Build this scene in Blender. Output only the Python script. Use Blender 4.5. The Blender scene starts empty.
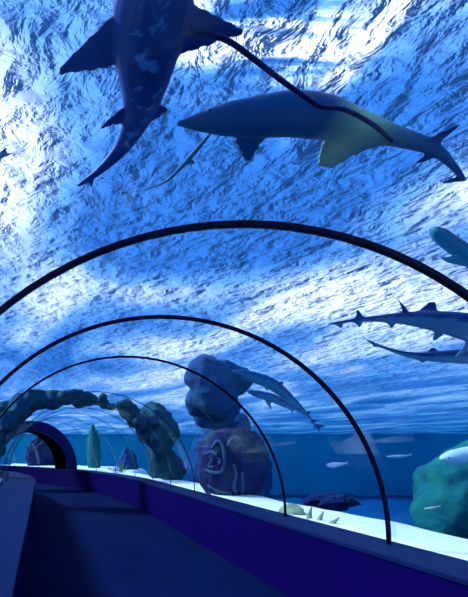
import bpy, bmesh, math, random
from mathutils import Vector, Matrix, noise
random.seed(7)
scene = bpy.context.scene
col = scene.collection
PI = math.pi

# ------------------------------------------------------------------ camera, world, lights, exposure
EYE = 1.68
cam_d = bpy.data.cameras.new('camera')
cam = bpy.data.objects.new('camera', cam_d); col.objects.link(cam)
cam.location = (0, 0, EYE); cam.rotation_euler = (PI/2, 0, 0)
cam_d.sensor_fit = 'VERTICAL'; cam_d.sensor_height = 36; cam_d.lens = 420/597*36
cam_d.shift_x = (234-42)/597; cam_d.shift_y = (451-298.5)/597
cam_d.clip_start = .02; cam_d.clip_end = 300
scene.camera = cam

scene.view_settings.view_transform = 'Standard'
scene.view_settings.look = 'None'
scene.view_settings.gamma = 1
scene.view_settings.use_curve_mapping = False
scene.view_settings.exposure = 0.0
scene.cycles.use_denoising = True
scene.cycles.transparent_max_bounces = 40
scene.cycles.max_bounces = 10
scene.cycles.sample_clamp_indirect = 4

world = bpy.data.worlds.new('world'); scene.world = world; world.use_nodes = True
bg = world.node_tree.nodes['Background']
bg.inputs[0].default_value = (.06, .22, .64, 1); bg.inputs[1].default_value = .62

sun_d = bpy.data.lights.new('sun', 'SUN'); sun_d.energy = 17; sun_d.angle = R5 = math.radians(12)
sun_d.color = (.96, .91, 1)
sun = bpy.data.objects.new('sun', sun_d); col.objects.link(sun)
sun.location = (10, 10, 30)
sun.rotation_euler = Vector((-.68, .32, .62)).to_track_quat('Z', 'Y').to_euler()   # light comes from the left, ahead

# ------------------------------------------------------------------ helpers
def P(px, py, Y):                      # point of the place seen at a given spot of the photo, at distance Y ahead
    return Vector(((px-42)/420*Y, Y, EYE+(451-py)/420*Y))
def PH(px, py, h):                     # the same, at a given height above the eye
    return P(px, py, h*420/(451-py))

def tag(o, label=None, cat=None, group=None, kind=None):
    if label: o['label'] = label
    if cat: o['category'] = cat
    if group: o['group'] = group
    if kind: o['kind'] = kind
    return o
def mesh_obj(name, verts, faces, mat, parent=None, smooth=True):
    me = bpy.data.meshes.new(name); me.from_pydata([tuple(v) for v in verts], [], faces); me.update()
    if smooth: me.polygons.foreach_set('use_smooth', [True]*len(me.polygons))
    if mat: me.materials.append(mat)
    o = bpy.data.objects.new(name, me); col.objects.link(o)
    if parent: o.parent = parent
    return o
def fix_normals(o):
    bm = bmesh.new(); bm.from_mesh(o.data); bmesh.ops.recalc_face_normals(bm, faces=bm.faces); bm.to_mesh(o.data); bm.free()
    return o
def empty(name, loc=(0, 0, 0)):
    o = bpy.data.objects.new(name, None); col.objects.link(o); o.location = loc
    return o

class NT:
    def __init__(s, name):
        s.m = bpy.data.materials.new(name); s.m.use_nodes = True; s.t = s.m.node_tree; s.t.nodes.clear()
        s.out = s.n('ShaderNodeOutputMaterial')
    def n(s, typ, **kw):
        nd = s.t.nodes.new(typ)
        for k, v in kw.items():
            if k.startswith('_'): setattr(nd, k[1:], v)
        return nd
    def set(s, nd, **kw):
        for k, v in kw.items():
            nd.inputs[k.replace('_', ' ')].default_value = v
        return nd
    def l(s, a, b): s.t.links.new(a, b)
    def noise(s, scale, detail=3, rough=.5, distort=0, vec=None):
        nd = s.n('ShaderNodeTexNoise'); s.set(nd, Scale=scale, Detail=detail, Roughness=rough, Distortion=distort)
        if vec is not None: s.l(vec, nd.inputs['Vector'])
        return nd.outputs['Fac']
    def coord(s, scale=(1, 1, 1), rot=(0, 0, 0), loc=(0, 0, 0)):
        tc = s.n('ShaderNodeTexCoord'); mp = s.n('ShaderNodeMapping')
        mp.inputs['Scale'].default_value = scale; mp.inputs['Rotation'].default_value = rot; mp.inputs['Location'].default_value = loc
        s.l(tc.outputs['Object'], mp.inputs['Vector']); return mp.outputs['Vector']
    def ramp(s, fac, stops):
        r = s.n('ShaderNodeValToRGB'); e = r.color_ramp.elements
        e[0].position, e[0].color = stops[0][0], (*stops[0][1], 1)
        e[1].position, e[1].color = stops[-1][0], (*stops[-1][1], 1)
        for p, c in stops[1:-1]:
            x = e.new(p); x.color = (*c, 1)
        s.l(fac, r.inputs[0]); return r.outputs[0]
    def math(s, op, a, b=None):
        m = s.n('ShaderNodeMath'); m.operation = op
        for i, v in enumerate((a, b)):
            if v is None: continue
            if isinstance(v, (int, float)): m.inputs[i].default_value = v
            else: s.l(v, m.inputs[i])
        return m.outputs[0]
    def bump(s, h, strength=.5, dist=.1):
        b = s.n('ShaderNodeBump'); s.set(b, Strength=strength, Distance=dist); s.l(h, b.inputs['Height']); return b.outputs[0]

def mat_plain(name, stops, scale=4, rough=.6, bump=0, bscale=None, spec=.5, metal=0):
    t = NT(name); p = t.n('ShaderNodeBsdfPrincipled')
    v = t.coord(); f = t.noise(scale, 5, .6, 0, v)
    t.l(t.ramp(f, stops), p.inputs['Base Color'])
    t.set(p, Roughness=rough, Metallic=metal); p.inputs['Specular IOR Level'].default_value = spec
    if bump: t.l(t.bump(t.noise(bscale or scale*3, 6, .6, 0, v), bump, .05), p.inputs['Normal'])
    t.l(p.outputs[0], t.out.inputs[0]); return t.m

M = {}
M['wall'] = mat_plain('wall_paint', [(.3, (.0022, .0001, .045)), (.7, (.003, .0002, .056))], 1.5, .6, .1, 60, .03)
M['ledge'] = mat_plain('ledge_reflect_tint', [(.3, (.0008, .007, .048)), (.7, (.0015, .011, .062))], 2, .6, .1, 60, .06)  # teal of water reflected on the wall tops put into this colour
M['floor'] = mat_plain('floor_carpet', [(.35, (.0005, .004, .034)), (.65, (.001, .007, .045))], 1.1, .9, .3, 90, .03)
M['portal'] = mat_plain('portal_paint', [(.3, (.003, .002, .08)), (.7, (.004, .003, .1))], 2, .5, spec=.15)
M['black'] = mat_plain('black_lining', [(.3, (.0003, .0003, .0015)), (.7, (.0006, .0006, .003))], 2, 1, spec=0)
M['rib'] = mat_plain('rib_rubber', [(.3, (.002, .0008, .010)), (.7, (.004, .0015, .02))], 8, .35, spec=.12)
M['tank'] = mat_plain('tank_paint', [(.3, (.08, .80, .74)), (.7, (.10, .86, .80))], .3, .8)
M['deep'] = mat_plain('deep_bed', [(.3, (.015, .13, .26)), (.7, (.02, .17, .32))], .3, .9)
M['sand'] = mat_plain('sand', [(.3, (.80, .80, .78)), (.7, (.95, .95, .92))], 3, .9, .3, 30, .1)
M['rock'] = mat_plain('rock', [(.3, (.02, .03, .10)), (.5, (.05, .07, .18)), (.62, (.03, .12, .10)), (.75, (.12, .16, .22))], 2.5, .9, 1, 9, .2)
M['rock_dark'] = mat_plain('rock_dark', [(.3, (.008, .04, .12)), (.5, (.015, .07, .2)), (.7, (.01, .10, .12))], 1.5, .9, 1, 6, .2)
M['rock_green'] = mat_plain('rock_green', [(.3, (.006, .09, .11)), (.5, (.010, .14, .14)), (.7, (.016, .18, .12))], 2.5, .9, .6, 8, .2)
M['rock_purple'] = mat_plain('rock_purple', [(.35, (.010, .010, .06)), (.5, (.018, .022, .10)), (.62, (.012, .05, .07)), (.72, (.02, .07, .05))], 2, .9, .8, 8, .2)
M['rock_arch'] = mat_plain('rock_arch', [(.3, (.004, .04, .08)), (.45, (.01, .09, .10)), (.6, (.02, .05, .14)), (.72, (.05, .16, .12))], 2.2, .9, 1, 8, .2)
M['relief'] = mat_plain('relief_stone', [(.3, (.025, .07, .14)), (.5, (.05, .11, .20)), (.7, (.03, .10, .11))], 5, .9, .8, 14, .2)
M['reflection_line'] = mat_plain('reflection_dark', [(.3, (.008, .003, .05)), (.7, (.014, .006, .08))], 6, .6, spec=.1)  # tone of a dark reflection in the glass
M['eye'] = mat_plain('eye', [(.3, (.002, .002, .004)), (.7, (.004, .004, .008))], 6, .1)
M['sponge'] = mat_plain('sponge', [(.3, (.20, .26, .14)), (.7, (.42, .46, .28))], 9, .9, .6, 25, .1)
M['weed'] = mat_plain('weed', [(.3, (.05, .20, .06)), (.7, (.16, .34, .10))], 9, .8)
M['pale_fish'] = mat_plain('pale_fish', [(.3, (.35, .48, .62)), (.7, (.6, .72, .8))], 5, .5)
M['yellow_fish'] = mat_plain('yellow_fish', [(.3, (.40, .42, .22)), (.7, (.6, .6, .4))], 5, .5)

def shark_mat(name, back, belly, blotch=.25, tail=None, edge=.5):
    t = NT(name); p = t.n('ShaderNodeBsdfPrincipled')
    a = t.n('ShaderNodeAttribute'); a.attribute_name = 'belly'
    b = t.n('ShaderNodeAttribute'); b.attribute_name = 'along'
    v = t.coord(); f = t.noise(14, 5, .6, .3, v)
    w = t.math('ADD', a.outputs['Fac'], t.math('MULTIPLY', t.math('SUBTRACT', f, .5), blotch*2))
    c = t.ramp(w, [(edge-.1, back), (edge+.12, belly)])
    if tail:
        mx = t.n('ShaderNodeMix'); mx.data_type = 'RGBA'
        t.l(t.ramp(b.outputs['Fac'], tail[1]), mx.inputs[0]); t.l(c, mx.inputs[6]); mx.inputs[7].default_value = (*tail[0], 1)
        c = mx.outputs[2]
    t.l(c, p.inputs['Base Color']); t.set(p, Roughness=.5); p.inputs['Specular IOR Level'].default_value = .15
    t.l(t.bump(t.noise(60, 3, .6, 0, v), .15, .01), p.inputs['Normal'])
    t.l(p.outputs[0], t.out.inputs[0]); return t.m

# acrylic
t = NT('acrylic'); v = t.coord((1, .12, 1))
bmp = t.bump(t.noise(3.5, 3, .5, .6, v), .2, .03)
tr = t.n('ShaderNodeBsdfTransparent'); tr.inputs[0].default_value = (.93, .97, 1, 1)
gl = t.n('ShaderNodeBsdfGlossy'); gl.inputs['Roughness'].default_value = .03; t.l(bmp, gl.inputs['Normal'])
fr = t.n('ShaderNodeLayerWeight'); fr.inputs[0].default_value = .5
mx = t.n('ShaderNodeMixShader'); t.l(t.math('ADD', t.math('MULTIPLY', t.math('POWER', fr.outputs['Facing'], 5), .09), .005), mx.inputs[0]); t.l(tr.outputs[0], mx.inputs[1]); t.l(gl.outputs[0], mx.inputs[2])
t.l(mx.outputs[0], t.out.inputs[0]); M['acrylic'] = t.m

# water body (absorption only)
t = NT('water_volume'); tr = t.n('ShaderNodeBsdfTransparent'); va = t.n('ShaderNodeVolumeAbsorption')
va.inputs['Color'].default_value = (.25, .72, .84, 1); va.inputs['Density'].default_value = .085
t.l(tr.outputs[0], t.out.inputs['Surface']); t.l(va.outputs[0], t.out.inputs['Volume']); M['water'] = t.m

# water surface seen from below: rippled sheet that passes, scatters and mirrors light
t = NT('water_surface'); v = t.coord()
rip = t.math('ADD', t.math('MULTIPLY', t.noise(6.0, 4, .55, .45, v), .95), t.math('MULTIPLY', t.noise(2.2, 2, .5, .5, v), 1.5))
bmp = t.bump(rip, 1, .42)
tl = t.n('ShaderNodeBsdfTranslucent'); t.l(bmp, tl.inputs['Normal'])
lightn = t.noise(.5, 3, .5, .5, t.coord((1, .5, 1), (0, 0, .5)))  # broad bright and dim light painted into the sheet's colour
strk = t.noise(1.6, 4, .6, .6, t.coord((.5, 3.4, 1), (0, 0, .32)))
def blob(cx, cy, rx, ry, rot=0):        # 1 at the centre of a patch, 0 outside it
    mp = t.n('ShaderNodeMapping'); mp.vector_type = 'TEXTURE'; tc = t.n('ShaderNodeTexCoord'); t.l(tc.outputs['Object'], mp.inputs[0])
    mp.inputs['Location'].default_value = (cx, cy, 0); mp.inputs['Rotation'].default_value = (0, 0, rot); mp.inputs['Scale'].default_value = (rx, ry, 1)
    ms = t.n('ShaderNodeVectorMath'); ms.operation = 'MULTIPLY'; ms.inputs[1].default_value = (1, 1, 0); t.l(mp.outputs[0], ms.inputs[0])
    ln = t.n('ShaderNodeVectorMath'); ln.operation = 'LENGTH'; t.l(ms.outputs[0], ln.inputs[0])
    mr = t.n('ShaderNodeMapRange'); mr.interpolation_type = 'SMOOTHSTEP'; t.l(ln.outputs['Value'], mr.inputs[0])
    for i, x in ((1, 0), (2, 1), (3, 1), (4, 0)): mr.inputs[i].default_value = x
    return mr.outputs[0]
acc = t.math('ADD', t.math('MULTIPLY', lightn, .8), .10)
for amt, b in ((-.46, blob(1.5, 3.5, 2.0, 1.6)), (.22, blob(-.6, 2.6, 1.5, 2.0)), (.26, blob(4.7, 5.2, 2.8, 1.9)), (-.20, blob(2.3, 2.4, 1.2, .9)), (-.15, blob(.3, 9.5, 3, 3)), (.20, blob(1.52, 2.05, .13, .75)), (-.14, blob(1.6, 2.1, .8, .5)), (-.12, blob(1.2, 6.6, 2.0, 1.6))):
    acc = t.math('ADD', acc, t.math('MULTIPLY', b, amt))  # patches of brighter and darker surface light, painted into the colour
sm_ = t.math('MULTIPLY', blob(1.0, 1.95, .9, .42, .25), t.math('MULTIPLY', t.math('SUBTRACT', strk, .42), 3.2))  # white smear of caustics and reflections, painted in as colour
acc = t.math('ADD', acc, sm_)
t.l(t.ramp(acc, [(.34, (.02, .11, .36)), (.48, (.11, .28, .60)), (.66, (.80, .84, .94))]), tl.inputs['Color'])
tr = t.n('ShaderNodeBsdfTransparent'); tr.inputs[0].default_value = (.75, .9, 1, 1)
gl = t.n('ShaderNodeBsdfGlossy'); gl.inputs['Roughness'].default_value = .08; t.l(bmp, gl.inputs['Normal']); gl.inputs[0].default_value = (.9, .97, 1, 1)
m1 = t.n('ShaderNodeMixShader'); m1.inputs[0].default_value = .46; t.l(tl.outputs[0], m1.inputs[1]); t.l(tr.outputs[0], m1.inputs[2])
lw = t.n('ShaderNodeLayerWeight'); lw.inputs[0].default_value = .35
m2 = t.n('ShaderNodeMixShader'); t.l(t.math('ADD', t.math('MULTIPLY', t.math('POWER', lw.outputs['Facing'], 5), .5), .06), m2.inputs[0]); t.l(m1.outputs[0], m2.inputs[1]); t.l(gl.outputs[0], m2.inputs[2])
t.l(m2.outputs[0], t.out.inputs[0]); M['surface'] = t.m

# ------------------------------------------------------------------ tunnel centre line
CX, Y0, RHO = 1.09, 12.0, 16.2
TH = math.radians(56)
def centre(s):                          # s = distance along the tunnel; straight, then a bend to the left
    if s <= Y0: return Vector((CX, s, 0)), Vector((0, 1, 0)), Vector((1, 0, 0))
    a = min((s-Y0)/RHO, TH)
    c = Vector((CX-RHO*(1-math.cos(a)), Y0+RHO*math.sin(a), 0))
    T = Vector((-math.sin(a), math.cos(a), 0)); S = Vector((math.cos(a), math.sin(a), 0))
    return c, T, S
S_END = Y0+RHO*TH
def stations(s0, s1, step=.35):
    n = max(1, math.ceil((s1-s0)/step)) if s1 > Y0 else 1
    return [s0+(s1-s0)*i/n for i in range(n+1)]
def sweep(name, profile, s0, s1, mat, smooth=False, step=.35, bevel=0):
    """closed profile [(offset, z)] swept along the centre line"""
    ss = stations(s0, s1, step); vs, fs = [], []; n = len(profile)
    for s in ss:
        c, T, S = centre(s)
        for x, z in profile: vs.append(c+S*x+Vector((0, 0, z)))
    for k in range(len(ss)-1):
        for i in range(n):
            j = (i+1) % n; fs.append((k*n+i, k*n+j, (k+1)*n+j, (k+1)*n+i))
    fs.append(tuple(range(n))[::-1]); fs.append(tuple(range((len(ss)-1)*n, len(ss)*n)))
    o = mesh_obj(name, vs, fs, mat, smooth=smooth); fix_normals(o)
    if bevel:
        b = o.modifiers.new('bevel', 'BEVEL'); b.width = bevel; b.segments = 2; b.limit_method = 'ANGLE'
    return o
LZ = .825
def arc_profile(r0, r1, n=48, z=LZ):
    a = [(r1*math.cos(PI*i/n), z+r1*math.sin(PI*i/n)) for i in range(n+1)]
    b = [(r0*math.cos(PI*i/n), z+r0*math.sin(PI*i/n)) for i in range(n, -1, -1)]
    return a+b

S0 = -4.0
floor = sweep('floor', [(-1.28, -.1), (1.76, -.1), (1.76, 0), (-1.28, 0)], S0, S_END, M['floor']); tag(floor, 'dark blue carpeted walkway running down the tunnel', kind='structure')
wr = sweep('wall_right', [(1.76, -.1), (2.24, -.1), (2.24, .775), (1.76, .775)], S0, S_END, M['wall']); tag(wr, 'low violet blue wall right of the walkway', kind='structure')
wl = sweep('wall_left', [(-1.28, -.1), (-2.24, -.1), (-2.24, .775), (-1.28, .775)], S0, S_END, M['wall']); tag(wl, 'low violet blue wall left of the walkway', kind='structure')
tr_ = sweep('trim_right', [(1.745, .775), (2.24, .775), (2.24, LZ), (1.745, LZ)], S0, S_END, M['ledge'], bevel=.01); tag(tr_, 'blue ledge capping the low right wall under the glass', kind='structure')
tl_ = sweep('trim_left', [(-1.265, .775), (-2.24, .775), (-2.24, LZ), (-1.265, LZ)], S0, S_END, M['ledge'], bevel=.01); tag(tl_, 'wide blue ledge capping the low left wall', kind='structure')
wb = sweep('wall_back', arc_profile(.001, 2.16)[:49]+[(-2.24, -.1), (2.24, -.1)], S0-.15, S0, M['wall']); tag(wb, kind='structure')
we = sweep('wall_end', arc_profile(.001, 2.16)[:49]+[(-2.24, -.1), (2.24, -.1)], S_END, S_END+.001, M['wall']); tag(we, kind='structure')

SP, SPL = 18.9, 1.2                     # the portal and its length
hoops = [2.27, 3.84, 5.48, 8.76, 10.4, 12.04, 13.7, 15.4, 17.1]
cuts = [S0, .7]+hoops+[SP]
k = 0
for a, b in list(zip(cuts[:-1], cuts[1:]))+[(SP+SPL, 22), (22, 24), (24, 26), (26, S_END)]:
    k += 1
    o = sweep('window_%d' % k, arc_profile(2.10, 2.16), a+.004, b-.004, M['acrylic'], smooth=False, step=.3)
    for p in o.data.polygons: p.use_smooth = len(p.vertices) == 4
    tag(o, kind='structure')
k = 0
for s in [.7]+hoops+[22, 24, 26]:
    k += 1
    if s > 6: w, r0 = .008, 2.085
    else: w, r0 = (.015 if s < 3 else .013), (2.064 if s < 5 else 2.072)
    o = sweep('trim_%d' % k, arc_profile(r0, 2.099), s-w, s+w, M['rib'], smooth=False, step=1)
    tag(o, {2: 'largest black curved rib nearest the camera, its feet outside the frame', 3: 'black curved rib second from the front, its right foot on the ledge', 4: 'black curved rib third from the front, ending right of the carved boulder'}.get(k), kind='structure')
    if s < 6:
        b_ = o.modifiers.new('bevel', 'BEVEL'); b_.width = .006; b_.segments = 2; b_.limit_method = 'ANGLE'

# portal: thick dark blue arch ring with a black lined passage
ring = sweep('wall_far', arc_profile(1.72, 2.20, 40), SP, SP+.12, M['portal'], step=.1); tag(ring, 'dark blue arched ring around the far passage opening', kind='structure')
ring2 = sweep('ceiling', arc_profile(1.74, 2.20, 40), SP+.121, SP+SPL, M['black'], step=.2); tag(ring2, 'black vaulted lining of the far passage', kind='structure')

# ------------------------------------------------------------------ the tank
WZ = EYE+1.90
def dist_c(x, y):                       # distance from the tunnel centre line, sideways
    if y <= Y0: return abs(x-CX) if y > S0-1 else math.hypot(x-CX, y-(S0-1))
    dx, dy = x-(CX-RHO), y-Y0
    r, a = math.hypot(dx, dy), math.atan2(dy, dx)
    if dx < 0: return math.hypot(dy-RHO, dx)
    return abs(r-RHO)
def sstep(a, b, x):
    x = max(0, min(1, (x-a)/(b-a))); return x*x*(3-2*x)
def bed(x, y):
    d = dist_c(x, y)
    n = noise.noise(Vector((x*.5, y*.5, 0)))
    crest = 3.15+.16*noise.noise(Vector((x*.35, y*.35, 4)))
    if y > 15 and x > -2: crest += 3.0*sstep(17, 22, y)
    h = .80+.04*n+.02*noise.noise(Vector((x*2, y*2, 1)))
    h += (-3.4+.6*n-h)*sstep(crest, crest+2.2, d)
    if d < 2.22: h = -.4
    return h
def axis(lo, hi, f0, f1, fine, coarse):
    v = [lo]
    while v[-1] < hi: v.append(v[-1]+(fine if f0 <= v[-1] < f1 else coarse))
    return v
xs = axis(-29, 62, -16, 7, .15, 1.2); ys = axis(-8, 50, -8, 31, .18, 1.2)
vs = [(x, y, bed(x, y)) for y in ys for x in xs]; nx = len(xs)
fs = [(j*nx+i, j*nx+i+1, (j+1)*nx+i+1, (j+1)*nx+i) for j in range(len(ys)-1) for i in range(nx-1)]
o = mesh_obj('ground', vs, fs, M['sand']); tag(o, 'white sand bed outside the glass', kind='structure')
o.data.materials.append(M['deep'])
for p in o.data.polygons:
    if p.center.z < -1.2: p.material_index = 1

def box(name, a, b, mat):
    (x0, y0, z0), (x1, y1, z1) = a, b
    vs = [(x0, y0, z0), (x1, y0, z0), (x1, y1, z0), (x0, y1, z0), (x0, y0, z1), (x1, y0, z1), (x1, y1, z1), (x0, y1, z1)]
    fs = [(0, 3, 2, 1), (4, 5, 6, 7), (0, 1, 5, 4), (1, 2, 6, 5), (2, 3, 7, 6), (3, 0, 4, 7)]
    return mesh_obj(name, vs, fs, mat, smooth=False)
X0, X1, Y1, YB, ZB = -28, 60, 48, -7.6, -5
for nm, a, b in (('wall_tank_far', (X0-.3, Y1, ZB), (X1+.3, Y1+.3, WZ+.3)), ('wall_tank_left', (X0-.3, YB, ZB), (X0, Y1, WZ+.3)),
                 ('wall_tank_right', (X1, YB, ZB), (X1+.3, Y1, WZ+.3)), ('wall_tank_back', (X0, YB-.3, ZB), (X1, YB, WZ+.3))):
    tag(box(nm, a, b, M['tank']), 'blue painted wall of the tank', kind='structure')
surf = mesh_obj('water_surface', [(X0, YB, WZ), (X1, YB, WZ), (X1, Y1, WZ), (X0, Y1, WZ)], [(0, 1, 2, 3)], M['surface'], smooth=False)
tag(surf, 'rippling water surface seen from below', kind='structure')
# the water: a box with a cavity for the tunnel
wbx = box('water_body', (X0+.01, YB+.01, ZB), (X1-.01, Y1-.01, WZ-.01), M['water'])
cav = sweep('cavity', arc_profile(.001, 2.17)[:49]+[(-2.25, -.2), (2.25, -.2)], S0-.2, S_END+.1, None)
bm = bmesh.new(); bm.from_mesh(cav.data); bmesh.ops.reverse_faces(bm, faces=bm.faces); bm.from_mesh(wbx.data); bm.to_mesh(wbx.data); bm.free()
me = cav.data; bpy.data.objects.remove(cav); bpy.data.meshes.remove(me)
tag(wbx, 'clear blue water filling the tank', kind='structure')

# ------------------------------------------------------------------ rocks
def rock(name, loc, size, seed, mat, rough=.25, freq=1.3, subd=5, parent=None, flat=0):
    bm = bmesh.new(); bmesh.ops.create_icosphere(bm, subdivisions=subd, radius=1)
    for v in bm.verts:
        d = v.co.normalized(); q = d*freq+Vector((seed*3.1, seed*1.7, seed))
        r = 1+rough*noise.noise(q)+rough*.5*noise.noise(q*2.3)+rough*.25*noise.noise(q*5.1)+rough*.12*noise.noise(q*11)
        r += .06*rough*4*abs(noise.noise(q*3.7))
        v.co = d*r
        if flat: v.co = Vector([math.copysign(abs(c)**(1-flat*.5), c) for c in v.co])
    me = bpy.data.meshes.new(name)
    for v in bm.verts: v.co = Vector((v.co.x*size[0], v.co.y*size[1], v.co.z*size[2]))
    bm.to_mesh(me); bm.free()
    me.polygons.foreach_set('use_smooth', [True]*len(me.polygons)); me.materials.append(mat)
    o = bpy.data.objects.new(name, me); col.objects.link(o); o.location = loc
    if parent: o.parent = parent
    return o
def tube_bm(pts, rad, n=10, closed_ends=True):
    """tube through points with per-point radius -> verts, faces"""
    vs, fs = [], []; m = len(pts)
    up = Vector((0, 0, 1)); prevS = None
    for i, p in enumerate(pts):
        T = (pts[min(i+1, m-1)]-pts[max(i-1, 0)]).normalized()
        S = T.cross(up) if prevS is None else prevS-T*prevS.dot(T)
        if S.length < 1e-4: S = T.cross(Vector((1, 0, 0)))
        S.normalize(); prevS = S; U = S.cross(T)
        r = rad[i] if hasattr(rad, '__len__') else rad
        for k in range(n):
            a = 2*PI*k/n; vs.append(p+S*math.cos(a)*r+U*math.sin(a)*r)
    for i in range(m-1):
        for k in range(n):
            j = (k+1) % n; fs.append((i*n+k, i*n+j, (i+1)*n+j, (i+1)*n+k))
    fs.append(tuple(range(n))[::-1]); fs.append(tuple(range((m-1)*n, m*n)))
    return vs, fs
def tube(name, pts, rad, mat, parent=None, n=10):
    vs, fs = tube_bm([Vector(p) for p in pts], rad, n); o = mesh_obj(name, vs, fs, mat, parent); fix_normals(o); return o
def spline(pts, n=8):
    out = []
    for i in range(len(pts)-1):
        p0, p1, p2, p3 = pts[max(i-1, 0)], pts[i], pts[i+1], pts[min(i+2, len(pts)-1)]
        for k in range(n):
            u = k/n
            out.append(.5*((2*p1)+(p2-p0)*u+(2*p0-5*p1+4*p2-p3)*u*u+(3*p1-p0-3*p2+p3)*u**3))
    out.append(pts[-1]); return out

# carved boulder on the sand, right of the glass
BY = 8.75
bc = P(231, 467, BY)
boulder = empty('carved_boulder', (bc.x, BY, .75))
tag(boulder, 'big round purple-green boulder carved with a relief, on the sand behind the glass', 'boulder')
rb = rock('rock_body', (0, 0, bc.z-.75), (.64, .60, .82), 3, M['rock_purple'], .13, 1.2, 5, boulder, .45)
for v in rb.data.vertices:                # narrower towards its foot
    k_ = 1-.28*sstep(-.1, -.95, v.co.z)**1.0 if v.co.z < -.1 else 1
    v.co.x *= k_; v.co.y *= k_
from mathutils.bvhtree import BVHTree
tree = BVHTree.FromPolygons([v.co+rb.location for v in rb.data.vertices], [tuple(p.vertices) for p in rb.data.polygons])
def relief(name, pts, r, mat=M['relief']):
    P3 = []; base = Vector((bc.x, BY, .75)); eye = Vector((0, 0, EYE))-base
    for (px, py) in pts:                # each stroke lies on the boulder's side facing the walkway
        d = (P(px, py, BY)-Vector((0, 0, EYE))).normalized(); hit = tree.ray_cast(eye, d)[0]
        if hit is not None: P3.append(hit-d*r*.2)
    if len(P3) < 2: return
    q = spline(P3, 6) if len(P3) > 2 else P3
    return tube(name, q, r*.85, mat, boulder, 8)
relief('relief_frame', [(212, 448), (218, 441), (223, 447), (224, 460), (222, 472)], .038)
relief('relief_brow', [(205, 455), (211, 452), (217, 455)], .035)
relief('relief_nose', [(211, 455), (212, 461), (209, 466), (214, 467)], .035)
relief('relief_mouth', [(206, 470), (213, 473), (221, 472)], .04)
relief('relief_eye', [(217, 458), (220, 460), (219, 464)], .028)
relief('relief_column', [(233, 464), (236, 474), (234, 486), (237, 496)], .035)
relief('relief_column', [(242, 472), (243, 482), (242, 494)], .028)
relief('relief_arch', [(227, 446), (232, 438), (238, 437)], .03)
relief('relief_band', [(208, 486), (220, 491), (232, 494)], .035)

def rk(px, py, Y, sx, sz, sy, seed, mat, label, name='rock', **kw):
    c = P(px, py, Y)
    o = rock(name, c, (sx, sy, sz), seed, mat, **kw); tag(o, label, 'rock'); return o
rk(228, 470, 23, 1.9, 3.0, 1.6, 8, M['rock_dark'], 'tall dark blue rock added far behind the carved boulder for its reflection', rough=.3)  # added to cast a dark reflection on the water surface
rk(94, 455, 22, .33, 1.45, .4, 2, M['rock_green'], 'upright green rock pillar right of the far arch', 'rock_pillar', rough=.2)
rk(41, 455, 25.5, .85, 1.0, .5, 9, M['rock_purple'], 'mottled dark rock framed by the far arch opening', rough=.3)
rk(522, 500, 10.5, 2.25, 1.55, 1.2, 4, M['rock_green'], 'large green algae covered rock at the right edge behind the sand', rough=.22, flat=.5)
rk(128, 466, 20, .45, .8, .4, 13, M['rock_dark'], 'small dark blue rock between green pillar and violet rock')
rk(330, 502, 14, .8, .28, .6, 15, M['rock_purple'], 'low violet rock lying beyond the sand crest')

def blob_rock(name, blobs, vox, seed, mat, label, amp=.3):
    vs, fs = [], []
    for c, rr in blobs:
        bm = bmesh.new(); bmesh.ops.create_icosphere(bm, subdivisions=3, radius=1); b0 = len(vs)
        bm.verts.ensure_lookup_table()
        for v in bm.verts:
            q = Vector(c)+v.co*rr
            vs.append(Vector(c)+v.co*rr*(1+amp*noise.noise(q*1.6+Vector((seed, 0, 0)))+amp*.6*noise.noise(q*4+Vector((0, seed, 0)))))
        for f in bm.faces: fs.append(tuple(b0+v.index for v in f.verts))
        bm.free()
    o = mesh_obj(name, vs, fs, mat)
    rm = o.modifiers.new('r', 'REMESH'); rm.mode = 'VOXEL'; rm.voxel_size = vox; rm.use_smooth_shade = True
    sm = o.modifiers.new('s', 'SMOOTH'); sm.iterations = 2
    dg = bpy.context.evaluated_depsgraph_get(); dg.update()
    me = bpy.data.meshes.new_from_object(o.evaluated_get(dg)); o.modifiers.clear(); o.data = me
    if not me.materials: me.materials.append(mat)
    org = Vector(blobs[0][0])
    for v in me.vertices:
        v.co += v.normal*(.10*vox*20*.3)*noise.noise(v.co*6)
    for v in me.vertices: v.co -= org
    o.location = org; tag(o, label, 'rock'); return o
# rock mass added for the boulder's dark mirror image in the surface
blob_rock('rock_mirror_image', [(P(216, 388, 8.0), .46), (P(206, 376, 8.0), .40), (P(222, 374, 8.0), .34), (P(236, 380, 8.0), .30), (P(212, 400, 8.9), .46), (P(212, 404, 9.9), .50), (P(214, 408, 10.9), .56), (P(228, 430, 11.8), .6), (P(232, 452, 11.7), .62), (P(234, 476, 11.8), .68), (P(236, 500, 11.9), .8)],
          .06, 3, M['rock_dark'], 'dark blue rock mass added as mirror image of the carved boulder, up to the water surface')
# rough rock arch that spans the tunnel before the bend
bl = []; rnd = random.Random(5)
AY = 13.2; cc, TT, SS = centre(AY)
for i in range(64):
    a = math.radians(-2+i*3.05); thin = 20 <= i <= 26 or 36 <= i <= 38
    rr = rnd.uniform(.10, .17) if thin else rnd.uniform(.20, .42)
    if a < .7: rr *= 1.25
    R_ = 2.34+rr*1.15+rnd.uniform(0, .12)
    z = LZ+R_*math.sin(a)
    if z+rr*.5 > EYE+1.86: z = EYE+1.86-rr*.5
    x = cc.x+R_*math.cos(a)
    rr = min(rr, (math.hypot(x-cc.x, z-LZ)-2.24)/1.15)
    if rr < .07: continue
    if z-rr < .5: z = .5+rr
    bl.append((Vector((x, AY+rnd.uniform(-.35, .6), z)), rr))
blob_rock('rock_arch', bl, .05, 9, M['rock_arch'], 'dark green and blue rock arch spanning the glass tunnel before the far passage', .42)

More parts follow.
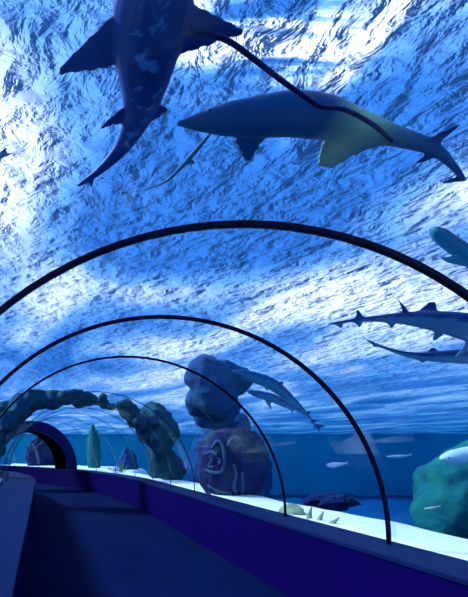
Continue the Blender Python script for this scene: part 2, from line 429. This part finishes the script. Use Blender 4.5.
# ------------------------------------------------------------------ sharks and fish
def make_shark(name, spine, half, mat, fins, up=(0, 0, 1), flatten=.85, prof=None, eyes=True, vox=None, label='', group=None):
    """spine: world points snout -> tail tip; half = greatest half width (m); fins: list of dicts"""
    pts = spline([Vector(p) for p in spine], 10)
    m = len(pts); L = [0]
    for i in range(1, m): L.append(L[-1]+(pts[i]-pts[i-1]).length)
    tot = L[-1]
    prof = prof or [(0, .16), (.03, .42), (.08, .66), (.16, .88), (.27, 1), (.4, .95), (.55, .70), (.68, .44), (.8, .22), (.88, .15), (.95, .11), (1, .04)]
    def w(t):
        for (a, x), (b, y) in zip(prof[:-1], prof[1:]):
            if t <= b: return x+(y-x)*(t-a)/(b-a)
        return prof[-1][1]
    upv = Vector(up).normalized(); fr = []
    for i in range(m):
        T = (pts[min(i+1, m-1)]-pts[max(i-1, 0)]).normalized()
        S = T.cross(upv).normalized(); U = S.cross(T).normalized(); fr.append((T, S, U))
    def at(t):
        x = t*tot; i = 0
        while i < m-2 and L[i+1] < x: i += 1
        u = (x-L[i])/max(1e-6, L[i+1]-L[i]); return pts[i].lerp(pts[i+1], min(1, max(0, u))), fr[i]
    vs, fs = [], []; n = 20
    for i in range(m):
        T, S, U = fr[i]; r = w(L[i]/tot)*half
        for k in range(n):
            a = 2*PI*k/n; zz = math.sin(a)*flatten*(1 if math.sin(a) > 0 else .8)
            vs.append(pts[i]+S*math.cos(a)*r+U*zz*r)
    for i in range(m-1):
        for k in range(n):
            j = (k+1) % n; fs.append((i*n+k, i*n+j, (i+1)*n+j, (i+1)*n+k))
    fs.append(tuple(range(n))[::-1]); fs.append(tuple(range((m-1)*n, m*n)))
    vox = vox or tot/190
    for f in fins:
        # t0,t1 root along the body; d = (side, up) direction; l = length; sweep = tip shift towards the tail; tip = tip chord share
        p0, F0 = at(f['t0']); p1, F1 = at(f['t1'])
        d = (F0[1]*f['d'][0]+F0[2]*f['d'][1]).normalized(); nrm = (p1-p0).normalized().cross(d).normalized()
        emb = f.get('emb', .5)*w(f['t0'])*half; root = (p1-p0); sw = root.normalized()*f['sweep']; K = 9
        b0 = len(vs); cs = 12
        for q in range(K+1):
            u = q/K; ch = (1-u)*1+u*f.get('tip', .16)
            ch *= 1-.10*math.sin(PI*u) if not f.get('fat') else 1+.12*math.sin(PI*u)
            lead = p0+d*(emb+(f['l'])*u)+sw*(u**f.get('curve', 1.25))
            lead -= nrm*f.get('bend', 0)*u*u
            for c in range(cs):
                a = 2*PI*c/cs; x = .5-.5*math.cos(a)
                th = max(vox*.9, root.length*.055*(1-.55*u))*math.sin(a)*(1 if x < .7 else .8)
                vs.append(lead+root*x*ch+nrm*th)
        for q in range(K):
            for c in range(cs):
                j = (c+1) % cs; fs.append((b0+q*cs+c, b0+q*cs+j, b0+(q+1)*cs+j, b0+(q+1)*cs+c))
        fs.append(tuple(range(b0, b0+cs))[::-1]); fs.append(tuple(range(b0+K*cs, b0+(K+1)*cs)))
    o = mesh_obj(name, vs, fs, mat); fix_normals(o)
    rm = o.modifiers.new('r', 'REMESH'); rm.mode = 'VOXEL'; rm.voxel_size = vox; rm.use_smooth_shade = True
    sm = o.modifiers.new('s', 'SMOOTH'); sm.factor = .5; sm.iterations = 3
    dg = bpy.context.evaluated_depsgraph_get(); dg.update()
    me = bpy.data.meshes.new_from_object(o.evaluated_get(dg)); o.modifiers.clear(); old = o.data; o.data = me; bpy.data.meshes.remove(old)
    if not me.materials: me.materials.append(mat)
    me.polygons.foreach_set('use_smooth', [True]*len(me.polygons))
    A = me.attributes.new('belly', 'FLOAT', 'POINT'); B = me.attributes.new('along', 'FLOAT', 'POINT'); sub = list(range(0, m, 3))
    for i, v in enumerate(me.vertices):
        k = min(sub, key=lambda q: (pts[q]-v.co).length_squared)
        dd = v.co-pts[k]; T, S, U = fr[k]; r = max(.3, w(L[k]/tot))*half
        A.data[i].value = max(0, min(1, .5-.5*dd.dot(U)/(r*.9)))
        B.data[i].value = (L[k]+max(-.1, min(.1, dd.dot(T))))/tot
    org = pts[len(pts)//3].copy()
    for v in me.vertices: v.co -= org
    o.location = org
    tag(o, label, 'shark' if 'shark' in name else 'fish', group)
    if eyes:
        for sgn in (1, -1):
            p, F = at(.075); bm = bmesh.new(); bmesh.ops.create_uvsphere(bm, u_segments=12, v_segments=8, radius=half*.07)
            e = bpy.data.meshes.new('eye'); bm.to_mesh(e); bm.free(); e.materials.append(M['eye'])
            eo = bpy.data.objects.new('eye', e); col.objects.link(eo); eo.parent = o
            eo.location = p+F[1]*sgn*w(.075)*half*.96+F[2]*half*.12-org
    return o

def std_fins(L, pect=.20, dors=.12, pel=.09, caud=.16, s=1):
    return [dict(t0=.24, t1=.34, d=(1, -.25), l=pect*L, sweep=.11*L, tip=.12), dict(t0=.24, t1=.34, d=(-1, -.25), l=pect*L, sweep=.11*L, tip=.12),
            dict(t0=.42, t1=.51, d=(0, 1), l=dors*L, sweep=.08*L, tip=.15),
            dict(t0=.56, t1=.62, d=(.8, -.6), l=pel*L, sweep=.05*L, tip=.15), dict(t0=.56, t1=.62, d=(-.8, -.6), l=pel*L, sweep=.05*L, tip=.15),
            dict(t0=.68, t1=.74, d=(0, 1), l=dors*.65*L, sweep=.05*L, tip=.15), dict(t0=.73, t1=.78, d=(0, -1), l=dors*.5*L, sweep=.04*L, tip=.15),
            dict(t0=.86, t1=.93, d=(0, -1), l=caud*.55*L, sweep=.02*L, tip=.2), dict(t0=.87, t1=.97, d=(0, 1), l=caud*.35*L, sweep=.09*L, tip=.2)]

SH_DARK = shark_mat('shark_dark', (.001, .032, .19), (.04, .20, .48), .55, None, 1.0)
SH_TEAL = shark_mat('shark_teal', (.008, .05, .13), (.03, .22, .36), .3)
SH_GREEN = shark_mat('shark_green', (.0004, .050, .17), (.001, .075, .22), .25, ((.50, .66, .34), [(.34, (0, 0, 0)), (.46, (.8, .8, .8)), (.58, (.2, .2, .2)), (.68, (0, 0, 0))]))
SH_VIOLET = shark_mat('shark_violet', (.006, .035, .16), (.05, .18, .35), .25)
SH_BLUE = shark_mat('shark_blue', (.008, .06, .20), (.03, .20, .38), .25)

# A - large shark overhead, belly towards us
h = 1.60
spA = [PH(172, -110, h), PH(162, -46, h), PH(154, -5, h), PH(148, 45, h), PH(144, 90, h), PH(136, 122, h), PH(120, 150, h-.02), PH(98, 172, h-.03), PH(76, 187, h-.03)]
make_shark('shark', spA, .142, SH_DARK, [
    dict(t0=.19, t1=.375, d=(-1, -.12), l=.29, sweep=.22, tip=.14, fat=1, curve=1.1), dict(t0=.20, t1=.37, d=(1, -.15), l=.27, sweep=.10, tip=.10, fat=1),
    dict(t0=.46, t1=.56, d=(0, 1), l=.08, sweep=.06, tip=.2),
    dict(t0=.51, t1=.63, d=(-1, -.2), l=.13, sweep=.11, tip=.12), dict(t0=.52, t1=.63, d=(1, -.2), l=.085, sweep=.03, tip=.15, fat=1),
    dict(t0=.90, t1=.95, d=(1, -.3), l=.045, sweep=.06, tip=.2), ],
    prof=[(0, .15), (.05, .5), (.12, .85), (.21, 1), (.32, .97), (.40, .84), (.53, .60), (.61, .47), (.73, .29), (.87, .17), (.96, .12), (1, .03)],
    label='large dark blue shark overhead seen from below, pale patch on its belly, tail curving left')
# B - long green shark crossing overhead
h = 1.52
spB = [PH(176, 124, h), PH(240, 119, h), PH(300, 116, h), PH(350, 126, h), PH(395, 137, h), PH(438, 152, h), PH(468, 184, h-.03)]
make_shark('shark', spB, .1, SH_GREEN, [
    dict(t0=.14, t1=.27, d=(-1, -.3), l=.17, sweep=.12, tip=.15), dict(t0=.14, t1=.26, d=(1, -.3), l=.06, sweep=.10, tip=.15),
    dict(t0=.40, t1=.60, d=(-1, -.2), l=.17, sweep=.12, tip=.3), dict(t0=.33, t1=.41, d=(0, 1), l=.06, sweep=.06),
    dict(t0=.69, t1=.76, d=(1, .2), l=.11, sweep=.07, tip=.1), dict(t0=.74, t1=.80, d=(-1, -.2), l=.065, sweep=.02, tip=.2),
    dict(t0=.93, t1=.985, d=(-1, 0), l=.07, sweep=.0, tip=.2)],
    prof=[(0, .08), (.05, .4), (.12, .75), (.25, 1), (.36, .95), (.46, .72), (.56, .50), (.66, .40), (.75, .31), (.85, .2), (.93, .15), (1, .05)],
    label='long dark green shark with yellowish middle crossing overhead to the right')
# C - slim distant fish
spC = [PH(215, 128, 1.70), PH(186, 162, 1.70), PH(165, 182, 1.70), PH(140, 191, 1.70), PH(119, 192, 1.70)]
make_shark('fish', spC, .016, SH_TEAL, [dict(t0=.3, t1=.4, d=(1, 0), l=.05, sweep=.03), dict(t0=.92, t1=.99, d=(1, 0), l=.04, sweep=.04)],
    label="slender blue fish below the large shark's tail near the water surface")
# D - tail coming in at the left edge
spD = [PH(-90, 205, 1.55), PH(-60, 185, 1.55), PH(-25, 165, 1.55), PH(14, 153, 1.55)]
make_shark('shark', spD, .07, SH_TEAL, std_fins(.6), label='dark teal shark tail poking in at the left edge')
# E - rounded tail at the right edge
spE = [P(560, 300, 3.0), P(520, 284, 3.0), P(480, 264, 3.0), P(450, 243, 3.0), P(432, 229, 3.0)]
make_shark('shark', spE, .09, SH_TEAL, prof=[(0, .2), (.1, .7), (.3, 1), (.6, .75), (.8, .62), (.93, .58), (.98, .4), (1, .2)], fins=[dict(t0=.28, t1=.36, d=(0, 1), l=.1, sweep=.08), dict(t0=.28, t1=.36, d=(0, -1), l=.1, sweep=.08),
    dict(t0=.60, t1=.76, d=(0, -1), l=.09, sweep=.20, tip=.45, fat=1), dict(t0=.78, t1=.98, d=(0, 1), l=.03, sweep=.01, tip=.6, fat=1), dict(t0=.8, t1=.98, d=(0, -1), l=.02, sweep=.01, tip=.6, fat=1)],
    label='teal shark at the right edge above the two pointed sharks, blunt rounded tail towards us')
# F - upper of the two at the right
spF = [P(565, 352, 3.4), P(530, 340, 3.4), P(490, 333, 3.4), P(450, 324, 3.4), P(410, 319, 3.4), P(375, 319, 3.4), P(350, 321, 3.4), P(325, 325, 3.4)]
make_shark('shark', spF, .13, SH_VIOLET, [
    dict(t0=.32, t1=.40, d=(.5, -.9), l=.17, sweep=.12, tip=.1), dict(t0=.32, t1=.40, d=(-.9, .1), l=.22, sweep=.10, tip=.1),
    dict(t0=.53, t1=.64, d=(0, 1), l=.11, sweep=.05, tip=.3, fat=1), dict(t0=.655, t1=.70, d=(-.6, .8), l=.13, sweep=.19, tip=.1), dict(t0=.48, t1=.55, d=(.4, -1), l=.09, sweep=.05, tip=.25),
    dict(t0=.70, t1=.76, d=(0, -1), l=.05, sweep=.04, tip=.2),
    dict(t0=.835, t1=.89, d=(0, 1), l=.075, sweep=.05, tip=.15), dict(t0=.84, t1=.89, d=(0, -1), l=.05, sweep=.03, tip=.2),
    dict(t0=.92, t1=.97, d=(0, -1), l=.035, sweep=.02, tip=.3)],
    label='upper violet-grey shark of the pair at the right edge, fins raised, tail to the left', flatten=.9)
# G - lower one
spG = [P(565, 366, 3.6), P(530, 360, 3.6), P(490, 357, 3.6), P(450, 357, 3.6), P(415, 356, 3.6), P(385, 348, 3.6), P(361, 337, 3.6)]
make_shark('shark', spG, .098, SH_VIOLET, [
    dict(t0=.36, t1=.46, d=(.4, -1), l=.10, sweep=.08, tip=.15), dict(t0=.36, t1=.44, d=(-1, .1), l=.12, sweep=.08, tip=.15),
    dict(t0=.60, t1=.69, d=(0, 1), l=.05, sweep=.05, tip=.25), dict(t0=.66, t1=.73, d=(0, -1), l=.03, sweep=.04, tip=.2),
    dict(t0=.90, t1=.97, d=(0, -1), l=.02, sweep=.02, tip=.3)],
    label='lower slim shark of the pair at the right edge, pointed tail raised to the left', flatten=.9)
# H - two mid-distance sharks
Y = 7.0
spH = [P(233, 371, Y), P(252, 377, Y), P(272, 385, Y), P(290, 399, Y), P(304, 412, Y), P(314, 424, Y), P(322, 436, Y)]
make_shark('shark', spH, .12, SH_BLUE, [
    dict(t0=.25, t1=.36, d=(.5, -.8), l=.12, sweep=.12), dict(t0=.38, t1=.50, d=(0, 1), l=.09, sweep=.08),
    dict(t0=.60, t1=.66, d=(0, -1), l=.07, sweep=.05), dict(t0=.74, t1=.79, d=(0, 1), l=.08, sweep=.06),
    dict(t0=.87, t1=.94, d=(0, 1), l=.12, sweep=.14, tip=.2), dict(t0=.88, t1=.94, d=(0, -1), l=.04, sweep=.02)],
    label='upper longer blue shark of the pair beside the second rib, diving head up')
spI = [P(247, 391, Y-.5), P(260, 395, Y-.5), P(274, 399, Y-.5), P(288, 406, Y-.5), P(300, 411, Y-.5), P(309, 418, Y-.5), P(316, 428, Y-.5)]
make_shark('shark', spI, .085, SH_BLUE, [
    dict(t0=.22, t1=.34, d=(.3, -1), l=.15, sweep=.12), dict(t0=.40, t1=.50, d=(0, 1), l=.07, sweep=.06),
    dict(t0=.58, t1=.64, d=(0, -1), l=.05, sweep=.05), dict(t0=.87, t1=.94, d=(0, 1), l=.08, sweep=.08, tip=.2), dict(t0=.88, t1=.94, d=(0, -1), l=.05, sweep=.02)],
    label='lower shorter blue shark of the pair beside the second rib, fin hanging down')

# small fish
def small_fish(px0, py0, px1, py1, Y, half, mat, label, group=None):
    a, b = P(px0, py0, Y), P(px1, py1, Y); c = a.lerp(b, .5)+Vector((0, .02, -.03*(b-a).length))
    L = (b-a).length
    return make_shark('fish', [a, a.lerp(b, .33)+Vector((0, 0, -.04*L)), a.lerp(b, .66)+Vector((0, 0, -.03*L)), b], half, mat, [
        dict(t0=.3, t1=.55, d=(0, 1), l=half*.5, sweep=half*.6, tip=.4), dict(t0=.30, t1=.42, d=(0, -1), l=half*.5, sweep=half*.5),
        dict(t0=.88, t1=.97, d=(0, 1), l=half*.7, sweep=half*1.0, tip=.3), dict(t0=.88, t1=.97, d=(0, -1), l=half*.6, sweep=half*.9, tip=.3)],
        prof=[(0, .1), (.06, .5), (.2, .9), (.4, 1), (.6, .8), (.8, .4), (.9, .2), (1, .12)], flatten=1.0, label=label, vox=L/60, eyes=True)
small_fish(326, 465, 348, 463, 7, .05, M['pale_fish'], 'small silvery fish left of the nearest full rib in open blue water')
small_fish(440, 459, 500, 446, 6, .13, M['pale_fish'], 'large pale oval fish at the right edge above the green rock')
small_fish(424, 509, 441, 506, 5.5, .022, M['yellow_fish'], 'tiny yellowish fish just above the sand crest at right')
small_fish(387, 457, 412, 455, 13, .07, M['pale_fish'], 'faint pale fish reflection, built as a fish, just under the water surface right of the rib')  # pale reflection of a fish, built as a solid one

# turtle-like pale fish with weed in the distance
Y = 17.2; c = P(115, 469, Y)
tur = empty('sea_turtle', c); tag(tur, 'tiny pale sea turtle by green weed beyond the far bend', 'turtle')
sh = rock('shell', (0, 0, 0), (.19, .2, .11), 21, M['pale_fish'], .05, 1, 3, tur)
rock('head', (-.24, -.03, .02), (.07, .05, .05), 22, M['yellow_fish'], .05, 1, 2, tur)
for x, yy in ((-.12, -.2), (.12, -.2), (-.12, .2), (.12, .2)):
    vs_, fs_ = tube_bm([Vector((x*.6, yy*.5, 0)), Vector((x, yy, -.02)), Vector((x*1.3, yy*1.4, -.07))], [.05, .04, .01], 8)
    mesh_obj('flipper', vs_, fs_, M['yellow_fish'], tur)
wd = empty('seaweed', P(122, 471, 17.7)); tag(wd, 'green seaweed clump behind the small pale turtle', 'seaweed')
for i in range(9):
    a = random.uniform(-1, 1); hgt = random.uniform(.25, .5)
    pts = [Vector((a*.1, 0, -.15)), Vector((a*.2, random.uniform(-.1, .1), hgt*.5)), Vector((a*.32, random.uniform(-.1, .1), hgt))]
    tube('frond', spline(pts, 4), [.03*(1-.9*k/8) for k in range(9)], M['weed'], wd, 6)

# pointed sponges on the sand beside the glass
GX = CX+2.17
def cone(px, py, tx, ty, X, label):
    Yp = X*420/(px-42); base = P(px, py, Yp); base.z = .79; top = P(tx, ty, Yp); n = 10
    pts = [base.lerp(top, u/n)+Vector((-.008*math.sin(PI*u/n), 0, 0)) for u in range(n+1)]
    o = tube('sponge', pts, [.036*(1-(u/n))**.85+.003 for u in range(n+1)], M['sponge'], None, 12)
    for v in o.data.vertices: v.co -= base
    o.location = base; tag(o, label, 'sponge', None); return o
cone(309, 522, 312, 506, 3.46, 'leftmost of three pointed olive sponges on the sand beside the ledge')
cone(319, 525, 324, 511, 3.46, 'middle of three pointed olive sponges on the sand beside the ledge')
cone(331, 529, 340, 517, 3.46, 'rightmost of three pointed olive sponges on the sand, leaning right')
o = rock('rounded_sponge', (3.56, 6.0, .76), (.17, .22, .16), 31, M['sponge'], .15, 1.5, 4); tag(o, 'low rounded pale olive sponge on the sand at the third rib foot', 'sponge')

# dark reflection overhead in the glass, built as a thin tube
hp = [PH(187, 32, 1.40), PH(205, 33, 1.40), PH(230, 42, 1.40), PH(255, 60, 1.40), PH(285, 83, 1.40), PH(308, 99, 1.40), PH(322, 107, 1.40), PH(345, 110, 1.41), PH(372, 124, 1.42), PH(392, 141, 1.43)]
o = tube('reflection_line', spline([Vector(p) for p in hp], 8), .0085, M['reflection_line'], None, 12); tag(o, 'thin dark purple reflection, built as a tube, overhead from the large shark towards the green shark', 'reflection_line')
